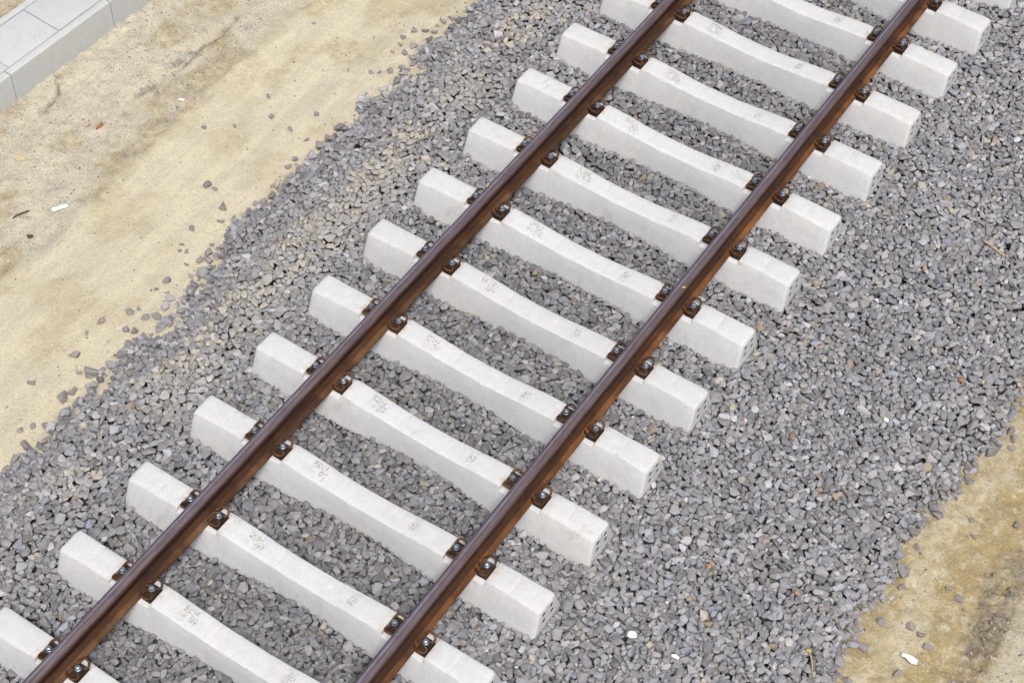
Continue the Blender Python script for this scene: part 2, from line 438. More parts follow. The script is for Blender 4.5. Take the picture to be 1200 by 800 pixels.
def sleeper_mesh():
    st = [(-a, b, c, d) for a, b, c, d in ST[:0:-1]] + ST
    V = []; F = []; k = 0
    for (x, zt, wt, wb) in st:
        sec = []
        sl = (wb - wt) / (zt - ZB)                      # side slope
        for s in (-1, 1):
            side = [(wb, ZB), (wb - sl * 0.5 * (zt - ZB), ZB + 0.5 * (zt - ZB)), (wt + sl * 0.014, zt - 0.014), (wt - 0.0015, zt - 0.0045), (wt - 0.012, zt)]
            sec.append([(s * a, b) for a, b in side])
        ring = sec[0] + [(-wt * 0.4, zt), (wt * 0.4, zt)] + sec[1][::-1]
        end = abs(x) > 1.25
        for q, (y, z) in enumerate(ring):
            xx = x
            if abs(abs(x) - 1.066) < .001 and q == 6: z -= .0045     # short mould marks across half the top
            if abs(abs(x) - .182) < .001 and q == 6: z -= .0030
            if end:
                xx = x + math.copysign(0.06 * (zt - z), x)   # ends lean outwards towards the bottom
            V.append((xx, y, z))
        k = len(ring)
    n = len(st)
    for i in range(n - 1):
        for j in range(k):
            a = i * k + j; b = i * k + (j + 1) % k
            F.append((a, b, b + k, a + k))
    F.append(tuple(range(k))[::-1]); F.append(tuple((n - 1) * k + j for j in range(k)))
    bm = bmesh.new()
    vs = [bm.verts.new(v) for v in V]
    for f in F: bm.faces.new([vs[j] for j in f])
    bmesh.ops.recalc_face_normals(bm, faces=bm.faces)
    # slight wear: uneven edges
    for v in bm.verts:
        if v.co.z > ZB + 0.02:
            k = 2.2 if random.random() < .2 else 1.0
            v.co.y -= math.copysign(random.uniform(-.6, 1) * 0.0014 * k, v.co.y); v.co.z += random.uniform(-1, .5) * 0.0009 * k
    me = bpy.data.meshes.new('body'); bm.to_mesh(me); bm.free()
    o = bpy.data.objects.new('body', me)
    COL.objects.link(o)
    # four wire holes and the groove under the lip in each end face
    cb = bmesh.new()
    for s in (-1, 1):
        for (y, z) in ((-0.040, -0.105), (0.040, -0.105), (-0.044, -0.165), (0.044, -0.165)):
            m = Matrix.Translation((s * 1.29, y, z)) @ Matrix.Rotation(math.pi / 2, 4, 'Y')
            bmesh.ops.create_cone(cb, cap_ends=True, segments=10, radius1=0.0165, radius2=0.0165, depth=0.10, matrix=m)
        for y0 in (-0.030, 0.032):
            bmesh.ops.create_cube(cb, size=1.0, matrix=Matrix.Translation((s * 1.294, y0, -0.0700)) @ Matrix.Diagonal((0.040, 0.056, 0.015, 1)))
    cm = bpy.data.meshes.new('cutter'); cb.to_mesh(cm); cb.free()
    co = bpy.data.objects.new('cutter', cm); COL.objects.link(co)
    md = o.modifiers.new('cut', 'BOOLEAN'); md.object = co; md.operation = 'DIFFERENCE'; md.solver = 'EXACT'
    dg = bpy.context.evaluated_depsgraph_get(); dg.update()
    res = bpy.data.meshes.new_from_object(o.evaluated_get(dg))
    bpy.data.objects.remove(o); bpy.data.objects.remove(co)
    res.name = 'sleeper_body'
    res.materials.clear(); res.materials.append(M_SLEEPER)
    bm = bmesh.new(); bm.from_mesh(res)
    for e in bm.edges:
        e.smooth = not (len(e.link_faces) != 2 or e.calc_face_angle(0) > math.radians(34))
    for f in bm.faces: f.smooth = True; f.material_index = 0
    bm.to_mesh(res); bm.free()
    return res
ME_SLEEPER = [sleeper_mesh() for _ in range(4)]

def text_mesh(name, lines, size, depth=0.0018):
    """raised lettering; lines = [(text, x, y)]"""
    bm = bmesh.new()
    for (s, x, y) in lines:
        cu = bpy.data.curves.new('t', 'FONT'); cu.body = s; cu.size = size; cu.extrude = depth; cu.resolution_u = 3
        cu.offset = 0.0016
        o = bpy.data.objects.new('t', cu); COL.objects.link(o)
        dg = bpy.context.evaluated_depsgraph_get(); dg.update()
        me = bpy.data.meshes.new_from_object(o.evaluated_get(dg))
        me.transform(Matrix.Translation((x, y, 0)))
        bm.from_mesh(me)
        bpy.data.objects.remove(o); bpy.data.meshes.remove(me)
    me = bpy.data.meshes.new(name); bm.to_mesh(me); bm.free()
    me.materials.append(M_LETTER)
    return me

def mark_mesh(bars, name='stamped_mark'):
    """a comb-shaped cast mark: raised bars, each (x, y, w, h)"""
    bm = bmesh.new()
    for (x, y, w, h) in bars:
        bmesh.ops.create_cube(bm, size=1.0, matrix=Matrix.Translation((x + w / 2, y + h / 2, 0)) @ Matrix.Diagonal((w, h, 0.004, 1)))
    me = bpy.data.meshes.new(name); bm.to_mesh(me); bm.free(); me.materials.append(M_LETTER)
    return me

ME_TEXT = [text_mesh('lettering', [('E0H', -0.060, 0.000), ('00', 0.004, -0.044)], 0.056),
           text_mesh('lettering', [('E0H', -0.060, 0.002), ('01', 0.004, -0.042)], 0.056)]
ME_MARK = [mark_mesh([(0, -.026, .007, .056), (.010, .022, .030, .005), (.010, .004, .034, .005), (.010, -.014, .034, .005)]),
           mark_mesh([(0, -.026, .016, .056), (.016, .018, .028, .008), (.016, .002, .030, .008), (.016, -.016, .026, .009), (.016, -.026, .014, .007)]),
           mark_mesh([(0, -.026, .006, .056), (.006, .025, .036, .005), (.042, -.026, .005, .056), (.012, .004, .022, .005), (.012, -.016, .022, .006), (.006, -.026, .036, .004)])]
MARK_OF = {3: 1, 4: 1, 6: 2, 5: 0, 7: 2}

ORD = ['first', 'second', 'third', 'fourth', 'fifth', 'sixth', 'seventh', 'eighth', 'ninth', 'tenth', 'eleventh', 'twelfth',
       'thirteenth', 'fourteenth', 'fifteenth']
def place_of(i):
    k = i + 6
    return ORD[k] if 0 <= k < 15 else None

def hole_disc_mesh():
    bm = bmesh.new(); bmesh.ops.create_cone(bm, cap_ends=True, segments=10, radius1=.0172, radius2=.0172, depth=.012)
    me = bpy.data.meshes.new('hole_shade_disc'); bm.to_mesh(me); bm.free(); me.materials.append(M_HOLE_SHADE); return me
M_HOLE_SHADE = rust('hole_shade', (0.010, 0.009, 0.008), (0.016, 0.013, 0.011), (0.03, 0.02, 0.014))  # near-black discs set in the wire holes, painting the shade inside them
ME_HOLE_DISC = hole_disc_mesh()
for (i, y, yaw) in SLEEPERS:
    r = empty('concrete_sleeper', (0, y, 0), yaw)
    pl = place_of(i)
    extra = {-6: ', showing only its end', 8: ', its left end cut off'}.get(i, '')
    tag(r, ('%s white concrete sleeper counted down from the top edge%s' % (pl, extra)) if pl else
        'white concrete sleeper lying outside the picture beyond the row in view', 'railway sleeper', 'concrete sleepers under the rails')
    link(bpy.data.objects.new('body', ME_SLEEPER[(i * 3 + i // 3) % 4]), r)
    a = link(bpy.data.objects.new('stamped_lettering', ME_TEXT[i % 2]), r)
    ax_ = -0.37 + random.uniform(-.014, .014)
    a.location = (ax_, 0.010 + random.uniform(-.008, .006), _dip(.37) + .0004)
    a.rotation_euler = (0, math.atan2(_dip(.42) - _dip(.32), .10), random.uniform(-.06, .06))
    b = link(bpy.data.objects.new('stamped_mark', ME_MARK[MARK_OF.get(i, i % 2)]), r)
    b.location = (0.322 + random.uniform(-.012, .012), -0.004 + random.uniform(-.010, .008), _dip(.325) + .0002)
    b.rotation_euler = (0, -math.atan2(_dip(.38) - _dip(.30), .08), random.uniform(-.08, .08))
    for sgn in (-1, 1):
        for (hy, hz) in ((-0.040, -0.105), (0.040, -0.105), (-0.044, -0.165), (0.044, -0.165)):
            h = link(bpy.data.objects.new('hole_shade_disc', ME_HOLE_DISC), r)
            h.location = (sgn * (1.2830 if hz > -.14 else 1.2866), hy, hz); h.rotation_euler = (0, math.pi / 2, 0)

# ------------------------------------------------------------------ rails
def rail_profile():
    h = [(-.0255, .110), (-.0165, .1145), (-.009, .1160), (0, .1165), (.009, .1160), (.0165, .1145), (.0255, .110)]
    h = [(-.0345, .100), (-.0310, .1060)] + h + [(.0310, .1060), (.0345, .100)]
    return h
HEAD = [(-.0098, .066), (-.016, .0705), (-.0362, .078)] + rail_profile() + [(.0362, .078), (.016, .0705), (.0098, .066)]
WEB = [(.0098, .066), (.0085, .052), (.0083, .02), (.0088, 0.0), (.011, -.013), (-.011, -.013), (-.0088, 0.0), (-.0083, .02), (-.0085, .052), (-.0098, .066)]
FOOT = [(.011, -.013), (.018, -.0205), (.030, -.0270), (.044, -.0320), (.052, -.0352), (.0735, -.0415), (.075, -.0435), (.075, -.0535), (.0735, -.055),
        (-.0735, -.055), (-.075, -.0535), (-.075, -.0435), (-.0735, -.0415), (-.052, -.0352), (-.044, -.0320), (-.030, -.0270), (-.018, -.0205), (-.011, -.013)]
def sweep(name, prof, y0, y1, mats, pick, parent, n=30):
    V = []; F = []; mi = []; k = len(prof)
    ys = np.linspace(y0, y1, n)
    for yy in ys: V += [(a, yy, b) for a, b in prof]
    for i in range(n - 1):
        for j in range(k):
            a = i * k + j; b = i * k + (j + 1) % k
            F.append((a, b, b + k, a + k)); mi.append(pick(prof[j], prof[(j + 1) % k]))
    F.append(tuple(range(k))); F.append(tuple((n - 1) * k + j for j in range(k))); mi += [0, 0]
    o = mesh_obj(name, V, F, None, parent, True, mats, mi)
    bm = bmesh.new(); bm.from_mesh(o.data); bmesh.ops.recalc_face_normals(bm, faces=bm.faces); bm.to_mesh(o.data); bm.free()
    sharp_by_angle(o, 40)
    return o
def pick_head(a, b):
    zm = (a[1] + b[1]) / 2; xm = (a[0] + b[0]) / 2
    if zm > 0.1148 and -0.018 < xm < -0.003: return 2
    if zm > 0.108: return 1
    if zm > 0.100: return 1
    return 0
for sx, lab in ((-1, 'long rusty rail crossing the sleepers, the left one of the two'), (1, 'long rusty rail crossing the sleepers, the right one of the two')):
    r = empty('rail', (sx * RAIL_X, 0, 0)); r.rotation_euler = (0, sx * -math.radians(1.2), 0)
    tag(r, lab, 'rail', 'the two rails of the track')
    sweep('rail_head', HEAD, -11, 11, [M_GAUGE, M_TREAD, M_BAND], pick_head, r)
    sweep('rail_web', WEB, -11, 11, [M_WEB], lambda a, b: 0, r)
    sweep('rail_foot', FOOT, -11, 11, [M_WEB, M_FOOT if sx > 0 else M_FOOT_BROWN], lambda a, b: int(abs(a[0] + b[0]) / 2 > .044), r)

# ------------------------------------------------------------------ clamps
def tube(path, rad, seg=8, sub=5):
    P = [Vector(p) for p in path]
    pts = []
    for i in range(len(P) - 1):
        p0 = P[max(i - 1, 0)]; p1 = P[i]; p2 = P[i + 1]; p3 = P[min(i + 2, len(P) - 1)]
        for k in range(sub):
            t = k / sub
            pts.append(0.5 * ((2 * p1) + (p2 - p0) * t + (2 * p0 - 5 * p1 + 4 * p2 - p3) * t * t + (3 * p1 - p0 - 3 * p2 + p3) * t ** 3))
    pts.append(P[-1])
    bm = bmesh.new(); rings = []
    up = Vector((0, 0, 1))
    for i, p in enumerate(pts):
        d = (pts[min(i + 1, len(pts) - 1)] - pts[max(i - 1, 0)]).normalized()
        a = d.cross(up)
        if a.length < 1e-4: a = Vector((1, 0, 0))
        a.normalize(); b = a.cross(d).normalized()
        rings.append([bm.verts.new(p + (a * math.cos(q) + b * math.sin(q)) * rad) for q in [2 * math.pi * j / seg for j in range(seg)]])
    for i in range(len(rings) - 1):
        for j in range(seg):
            bm.faces.new((rings[i][j], rings[i][(j + 1) % seg], rings[i + 1][(j + 1) % seg], rings[i + 1][j]))
    bm.faces.new(rings[0][::-1]); bm.faces.new(rings[-1])
    return bm

half = [(-.050, 0, -.026), (-.044, .012, -.023), (-.026, .0185, -.021), (-.004, .020, -.019), (.016, .022, -.021), (.028, .030, -.024),
        (.031, .046, -.023), (.024, .062, -.015), (.008, .071, -.007), (-.012, .070, -.006), (-.030, .061, -.015), (-.044, .050, -.028), (-.054, .036, -.031)]
clip_path = [(x, -y, z) for x, y, z in half[:0:-1]] + half

def make_clamp():
    r = empty('rail_clamp')
    # guide plate: wedge between rail foot and concrete shoulder, with a raised rear lip and cut corners
    bm = bmesh.new()
    prof = [(-.0325, -.064), (-.0325, -.041), (-.018, -.036), (.008, -.036), (.018, -.039), (.025, -.031), (.0330, -.031), (.0345, -.034), (.0345, -.0655), (.0, -.0655)]
    outs = []
    for v, k in ((-.060, .84), (-.055, 1.0), (-.02, 1.0), (.02, 1.0), (.042, 1.0), (.047, .84)):
        outs.append([bm.verts.new((u if u > 0 else u * (1 if k == 1 else .97), v, -.064 + (z + .064) * (k if z > -.06 else 1))) for u, z in prof])
    for a, b in zip(outs[:-1], outs[1:]):
        for j in range(len(prof)):
            bm.faces.new((a[j], a[(j + 1) % len(prof)], b[(j + 1) % len(prof)], b[j]))
    bm.faces.new(outs[0][::-1]); bm.faces.new(outs[-1])
    bm_obj('guide_plate', bm, M_PLATE, r)
    o = bm_obj('spring_clip', tube(clip_path, 0.0068), M_CLIP, r, True)
    # screw: collar, hexagonal head with domed top; washer under it
    bm = bmesh.new()
    for (z0, z1, r0, r1, sg) in ((-.0085, -.004, .0205, .0185, 20),):
        bmesh.ops.create_cone(bm, cap_ends=True, segments=sg, radius1=r0, radius2=r1, depth=z1 - z0, matrix=Matrix.Translation((0, 0, (z0 + z1) / 2)))
    rings = []
    for (z, q) in ((-.0045, .0175), (.011, .0170), (.0145, .0148), (.0165, .009)):
        rings.append([bm.verts.new((q * math.cos(math.pi / 3 * j + .4), q * math.sin(math.pi / 3 * j + .4), z)) for j in range(6)])
    for a, b in zip(rings[:-1], rings[1:]):
        for j in range(6): bm.faces.new((a[j], a[(j + 1) % 6], b[(j + 1) % 6], b[j]))
    bm.faces.new(rings[-1]); bm.faces.new(rings[0][::-1])
    s = bm_obj('screw', bm, M_BOLT, r)
    bm = bmesh.new()
    bmesh.ops.create_cone(bm, cap_ends=True, segments=24, radius1=.0275, radius2=.0265, depth=.005, matrix=Matrix.Translation((0, 0, -.0112)))
    w = bm_obj('washer', bm, M_WASHER, s)
    return r

def copy_tree(o, parent=None):
    c = o.copy(); COL.objects.link(c)
    if parent is not None: c.parent = parent
    for ch in list(o.children): copy_tree(ch, c)
    return c

proto = make_clamp(); first = True
for (i, y, yaw) in SLEEPERS:
    pl = place_of(i)
    for sx, rail in ((-1, 'left'), (1, 'right')):
        for so in (-1, 1):                      # -1: towards the left of that rail, +1: towards the right
            o = proto if first else copy_tree(proto)
            first = False
            x = sx * RAIL_X + so * BOLT
            o.location = (x, y + yaw * x, -0.002)
            o.rotation_euler = (0, 0, (0 if so > 0 else math.pi) + yaw + random.uniform(-.03, .03))
            for ch in o.children:
                if ch.name.startswith('screw'): ch.rotation_euler = (0, 0, random.uniform(0, 6.28))
            side = 'inner' if sx * so < 0 else 'outer'
            tag(o, ('rusty clamp with shiny bolt, %s side of %s rail, on %s sleeper from top' % (side, rail, pl)) if pl else
                'rusty clamp with shiny bolt on a sleeper outside the picture', 'rail clamp', 'rail clamps on the sleepers')

# ------------------------------------------------------------------ ballast
BY0, BY1 = -6.0, 5.2
BX0, BX1 = -2.45, 3.10
CELL = 0.006
cx = np.arange(BX0, BX1, CELL); cy = np.arange(BY0, BY1, CELL)
CX, CY = np.meshgrid(cx, cy, indexing='ij')
el = edge_l(CY) + (fbm(CX * 4, CY * 4, 5) - .5) * 0.30; er = edge_r(CY) + (fbm(CX * 4, CY * 4, 6) - .5) * 0.20
tl = np.clip((CX - el) / 0.46, 0, 1); tr = np.clip((er - CX) / 0.36, 0, 1)
tl = 1 - (1 - tl) ** 1.5; tr = 1 - (1 - tr) ** 1.5
plate_z = -0.222 + 0.030 * np.exp(-((CX + 1.72) / 0.16) ** 2) + 0.018 * np.exp(-((CX - 2.45) / 0.25) ** 2) \
    - 0.016 * (np.abs(CX) < 1.2) + (fbm(CX * 2.2, CY * 2.2, 9) - .5) * 0.035
soilz = GROUND + 0.0 * CX
ZS = soilz + (plate_z - soilz) * np.minimum(tl, tr)
ZS[(CX < el) | (CX > er)] = GROUND - 0.03
inside = (CX > el) & (CX < er)
depth0 = 0.072 * np.clip(np.minimum(tl, tr) * 4, 0.15, 1)
HB = ZS - depth0
H = np.where(inside, np.maximum(HB, GROUND - 0.01), GROUND - 0.005)
# sleepers as obstacles: their side slopes
sx_ = np.array([a for a, *_ in ST]); swt = np.array([c for _, _, c, _ in ST]); swb = np.array([d for *_, d in ST]); szt = np.array([b for _, b, _, _ in ST])
for (i, y, yaw) in SLEEPERS:
    if y < BY0 - .3 or y > BY1 + .3: continue
    j0 = max(int((y - .25 - BY0) / CELL), 0); j1 = min(int((y + .25 - BY0) / CELL), len(cy))
    if j1 <= j0: continue
    lx = CX[:, j0:j1]; ly = np.abs(CY[:, j0:j1] - y - yaw * lx); ax = np.abs(lx)
    wb = np.interp(ax, sx_, swb); wt = np.interp(ax, sx_, swt); zt = np.interp(ax, sx_, szt)
    side = ZB + (zt - ZB) * np.clip((wb - ly) / np.maximum(wb - wt, 1e-3), 0, 1)
    m = (ly < wb + .003) & (ax < 1.295)
    H[:, j0:j1] = np.where(m, np.maximum(H[:, j0:j1], side + 0.004), H[:, j0:j1])

# bed under the stones
bx = np.arange(BX0 + .05, BX1 - .02, 0.05); by = np.arange(-12, 12.01, 0.05)
BXg, BYg = np.meshgrid(bx, by, indexing='ij')
elb = edge_l(BYg); erb = edge_r(BYg)
tlb = np.clip((BXg - elb - .04) / 0.46, 0, 1); trb = np.clip((erb - .04 - BXg) / 0.36, 0, 1)
tlb = 1 - (1 - tlb) ** 1.5; trb = 1 - (1 - trb) ** 1.5
bz = GROUND - 0.05 + (-0.222 - .078 - GROUND + 0.05) * np.minimum(tlb, trb) + (fbm(BXg * 6, BYg * 6, 77) - .5) * 0.01
tag(grid_mesh('ballast_bed', BXg, BYg, bz, M_BED), kind='structure')

def stone_hull(seed):
    r = random.Random(seed); n = r.randint(11, 17)
    pw = r.uniform(2.6, 6.0)
    bm = bmesh.new()
    for _ in range(n):
        d = np.array([r.gauss(0, 1) for _ in range(3)])
        d = d / (np.abs(d) ** pw).sum() ** (1 / pw)
        d *= r.uniform(0.84, 1.0)
        bm.verts.new(d)
    q = bmesh.ops.convex_hull(bm, input=bm.verts[:])
    bmesh.ops.delete(bm, geom=list({e for e in q['geom_interior'] + q['geom_unused'] if isinstance(e, bmesh.types.BMVert)}), context='VERTS')
    bmesh.ops.dissolve_limit(bm, angle_limit=math.radians(16), verts=bm.verts[:], edges=bm.edges[:])
    bmesh.ops.bevel(bm, geom=bm.edges[:], offset=0.055, segments=1, affect='EDGES', profile=0.5)
    bmesh.ops.triangulate(bm, faces=bm.faces[:])
    bmesh.ops.recalc_face_normals(bm, faces=bm.faces)
    bm.verts.ensure_lookup_table()
    V = np.array([v.co[:] for v in bm.verts]); F = np.array([[v.index for v in f.verts] for f in bm.faces])
    bm.free()
    V -= (V.max(0) + V.min(0)) / 2
    V /= (V.max(0) - V.min(0)) / 2
    return V, F
HULLS = [stone_hull(100 + k) for k in range(48)]

def rot_random(tilt_sd):
    if rng.random() < 0.16: tilt_sd = 1.2
    a = rng.uniform(0, 2 * math.pi); t = rng.normal(0, tilt_sd); b = rng.uniform(0, 2 * math.pi)
    return np.array(Matrix.Rotation(b, 3, 'Z') @ Matrix.Rotation(t, 3, 'X') @ Matrix.Rotation(a, 3, 'Z'))

def make_variant(size_lo, size_hi):
    V, F = HULLS[rng.integers(len(HULLS))]
    L = rng.uniform(size_lo, size_hi)
    dims = np.array([L, L * rng.uniform(.58, .92), L * rng.uniform(.40, .74)]) / 2
    W = (V * dims) @ rot_random(0.38).T
    a = W[F[:, 1]] - W[F[:, 0]]; b = W[F[:, 2]] - W[F[:, 0]]
    N = np.cross(a, b); ln = np.linalg.norm(N, axis=1); ok = ln > 1e-12
    N = N[ok] / ln[ok, None]; D = (N * W[F[ok, 0]]).sum(1)
    ext = np.abs(W[:, :2]).max(0); k = np.ceil(ext / CELL).astype(int) + 1
    xs = np.arange(-k[0], k[0] + 1) * CELL; ys = np.arange(-k[1], k[1] + 1) * CELL
    gx, gy = np.meshgrid(xs, ys, indexing='ij')
    up = N[:, 2] > 0.03; dn = N[:, 2] < -0.03
    zt = ((D[up, None, None] - N[up, 0, None, None] * gx - N[up, 1, None, None] * gy) / N[up, 2, None, None]).min(0)
    zb = ((D[dn, None, None] - N[dn, 0, None, None] * gx - N[dn, 1, None, None] * gy) / N[dn, 2, None, None]).max(0)
    m = zt > zb + 0.001
    if m.sum() < 4: return None
    top = np.where(m, zt, -9).astype(np.float32); bot = np.where(m, zb, 9).astype(np.float32)
    return dict(V=W.astype(np.float32), F=F, top=top, bot=bot, k=k, hi=float(zt[m].max()), L=L)
def variants(n, lo, hi):
    out = []
    while len(out) < n:
        v = make_variant(lo, hi)
        if v: out.append(v)
    return out
VA = variants(190, 0.060, 0.096); VB = variants(190, 0.041, 0.068); VC = variants(110, 0.020, 0.038)
PLACED = []
nxc, nyc = H.shape
H = H.astype(np.float32); ZSf = ZS.astype(np.float32)
def drop_pass(VS, need, tol, npos, tries, jit):
    ii, jj = np.nonzero((ZSf - H > need) & inside)
    if len(ii) == 0: return
    sel = rng.permutation(len(ii))[:npos]
    ii = ii[sel]; jj = jj[sel]
    vi = rng.integers(len(VS), size=(len(ii), tries))
    jt = rng.integers(-jit, jit + 1, size=(len(ii), tries, 2))
    tl_ = rng.uniform(-tol, tol, size=len(ii))
    for q in range(len(ii)):
        i = ii[q]; j = jj[q]
        if ZSf[i, j] - H[i, j] <= need: continue
        best = None
        for t in range(tries):
            v = VS[vi[q, t]]; k0, k1 = v['k']
            a = i + jt[q, t, 0]; b = j + jt[q, t, 1]
            if a - k0 < 0 or b - k1 < 0 or a + k0 >= nxc or b + k1 >= nyc: continue
            z = float((H[a - k0:a + k0 + 1, b - k1:b + k1 + 1] - v['bot']).max()) - 0.003
            over = z + v['hi'] * 0.85 - ZSf[a, b]
            if best is None or over < best[0]: best = (over, v, a, b, z)
        if best is None or best[0] > tl_[q] + 0.008: continue
        _, v, a, b, z = best; k0, k1 = v['k']
        s = H[a - k0:a + k0 + 1, b - k1:b + k1 + 1]
        np.maximum(s, v['top'] + z, out=s)
        PLACED.append((v, BX0 + a * CELL + rng.uniform(-.5, .5) * CELL, BY0 + b * CELL + rng.uniform(-.5, .5) * CELL, z))
area = float(inside.mean()) * (BX1 - BX0) * (BY1 - BY0)
for (VS, need, tol, dens, tries, jit) in ((VA, .034, .018, 800, 3, 6), (VB, .028, .014, 1100, 3, 5), (VA, .025, .014, 1300, 3, 5), (VB, .020, .012, 2200, 3, 5), (VB, .018, .010, 1200, 3, 5), (VC, .021, .004, 1500, 2, 4)):
    drop_pass(VS, need, tol, int(dens * area), tries, jit)
for _ in range(2600):
    left_ = rng.random() < .6
    yy = rng.uniform(BY0 + .1, BY1 - .1)
    out = rng.exponential(.055)
    xx = float(edge_l(yy)) - out + .03 if left_ else float(edge_r(yy)) + out * .7 - .02
    v = (VA, VB, VC, VC)[rng.integers(4)]; v = v[rng.integers(len(v))]; k0, k1 = v['k']
    a = int((xx - BX0) / CELL); b = int((yy - BY0) / CELL)
    if out > .16 or a - k0 < 0 or b - k1 < 0 or a + k0 >= nxc or b + k1 >= nyc or rng.random() > math.exp(-out / .06) * (.75 if left_ else .5): continue
    z = float((H[a - k0:a + k0 + 1, b - k1:b + k1 + 1] - v['bot']).max()) - 0.006
    if z + v['hi'] > GROUND + .085: continue
    s = H[a - k0:a + k0 + 1, b - k1:b + k1 + 1]; np.maximum(s, v['top'] + z, out=s)
    PLACED.append((v, BX0 + a * CELL, BY0 + b * CELL, z))
print('ballast stones', len(PLACED))

def ballast_z(x, y):
    a = int((x - BX0) / CELL); b = int((y - BY0) / CELL)
    return float(np.sort(H[a - 3:a + 4, b - 3:b + 4].ravel())[-8])

def build_stones(name, placed, mat, tints):
    nv = np.array([len(p[0]['V']) for p in placed]); nf = np.array([len(p[0]['F']) for p in placed])
    off = np.concatenate([[0], np.cumsum(nv)[:-1]])
    co = np.concatenate([p[0]['V'] + np.array(p[1:4], np.float32) for p in placed]).astype(np.float32)
    fa = np.concatenate([p[0]['F'] + o for p, o in zip(placed, off)]).astype(np.int32)
    me = bpy.data.meshes.new(name)
    me.vertices.add(len(co)); me.vertices.foreach_set('co', co.ravel())
    me.loops.add(fa.size); me.loops.foreach_set('vertex_index', fa.ravel())
    me.polygons.add(len(fa)); me.polygons.foreach_set('loop_start', (np.arange(len(fa)) * 3).astype(np.int32))
    me.polygons.foreach_set('use_smooth', np.zeros(len(fa), bool))
    me.update(calc_edges=True)
    c = np.repeat(tints, nv, axis=0)
    a = me.color_attributes.new('tint', 'FLOAT_COLOR', 'POINT'); a.data.foreach_set('color', c.astype(np.float32).ravel())
    me.materials.append(mat)
    return link(bpy.data.objects.new(name, me))

def stone_tints(xy):
    n = len(xy)
    v = 0.248 * np.exp(rng.normal(0, 0.26, n))
    v = np.clip(v, 0.12, 0.50)
    hue = rng.normal(0, 1, (n, 2))
    c = np.stack([v * (1.0 + .022 * hue[:, 0]), v * (0.982 + .008 * hue[:, 1]), v * (1.035 - .030 * hue[:, 0])], 1)
    u = rng.random(n)
    x = xy[:, 0]; y = xy[:, 1]
    dusty = np.exp(-((x + 1.70) / 0.14) ** 2) * sstep(.46, .66, fbm(x * 2.0, y * 2.0, 15)) * .42
    beige = u < 0.012 + dusty
    c[beige] = np.array([0.44, 0.40, 0.325]) * rng.uniform(.75, 1.1, (beige.sum(), 1))
    tan = (u > .992); c[tan] = np.array([0.32, 0.25, 0.18]) * rng.uniform(.7, 1.1, (tan.sum(), 1))
    blue = (u > .965) & (u < .99); c[blue] *= np.array([.88, .94, 1.04])
    # a paler, dustier shoulder outside the sleepers
    k = (np.exp(-((x + 1.62) / .22) ** 2) * .42 * sstep(.36, .62, fbm(x * 1.3, y * 1.3, 19)))[:, None]
    c = c * (1 - k) + np.array([0.43, 0.405, 0.36]) * k
    # cleaner stone between the rails, with some shade put into the tint
    c *= (1 - 0.20 * (np.abs(x) < 0.72))[:, None] * np.where(np.abs(x) < 1.28, .95, 1.0)[:, None]
    return np.concatenate([c, np.ones((n, 1))], 1)
xy = np.array([(p[1], p[2]) for p in PLACED])
tag(build_stones('ballast_gravel', PLACED, M_STONE, stone_tints(xy)), 'grey crushed stone ballast heaped between and beside the white sleepers', 'gravel', kind='stuff')

# fine grit lying on the soil
VG = variants(60, 0.006, 0.014); VG2 = variants(40, 0.012, 0.022)
grit = []
N = 42000
px = rng.uniform(-5.2, 4.3, N); py = rng.uniform(-5.6, 4.6, N)
h_, g_, o_, d_ = soil_fields(px[:, None], py[:, None])
h_ = h_[:, 0]; prob = np.clip(0.06 + 0.75 * g_[:, 0] ** 1.5 * sstep(.38, .62, fbm(px * 2.6, py * 2.6, 121)) + 0.8 * d_[:, 0] + .10 * (px > 2.6), 0, 1)
s_ = (px - KERB_A[0]) * KNRM[0] + (py - KERB_A[1]) * KNRM[1]
prob[(s_ > -0.01) & (s_ < 0.60)] = 0
prob[(px > edge_l(py) + .10) & (px < edge_r(py) - .10)] = 0
nearb = np.maximum(sstep(.5, .0, edge_l(py) - px) * (px < 0), sstep(.3, 0, px - edge_r(py)) * (px > 0))
prob = prob + 0.10 * nearb
keep = rng.random(N) < prob * 0.55
gt = []
for a, b, z in zip(px[keep], py[keep], h_[keep]):
    v = (VG if rng.random() < (.86 if a < 2.6 else .6) else VG2)[rng.integers(40)]
    grit.append((v, a, b, z + v['hi'] * 0.25))
# clods turned up along the furrow in the right-hand strip
VG3 = variants(60, 0.014, 0.040)
cp = []
qx = rng.uniform(2.9, 4.3, 9000); qy = rng.uniform(-5.0, -0.6, 9000)
qh, _, _, qd = soil_fields(qx[:, None], qy[:, None])
for a, b, z, d_ in zip(qx, qy, qh[:, 0], qd[:, 0]):
    if d_ > .12 and rng.random() < .25 + .5 * d_:
        v = VG3[rng.integers(60)] if rng.random() < .55 else VG2[rng.integers(40)]
        cp.append((v, a, b, z + v['hi'] * rng.uniform(-.1, .35)))
nc = len(cp)
m = len(grit)
gc = np.where((rng.random(m) < .55)[:, None], np.array([[.20, .195, .21]]), np.array([[.40, .33, .22]])) * np.exp(rng.normal(0, .28, (m, 1)))
cc = np.where((rng.random(nc) < .5)[:, None], np.array([[.20, .178, .155]]), np.array([[.34, .27, .17]])) * np.exp(rng.normal(0, .25, (nc, 1)))
grit = grit + cp; gc = np.concatenate([gc, cc]); m = len(grit)
tag(build_stones('grit', grit, M_STONE, np.concatenate([gc, np.ones((m, 1))], 1)), 'fine grey grit strewn over the pale sand', 'grit', kind='stuff')
print('grit', m)

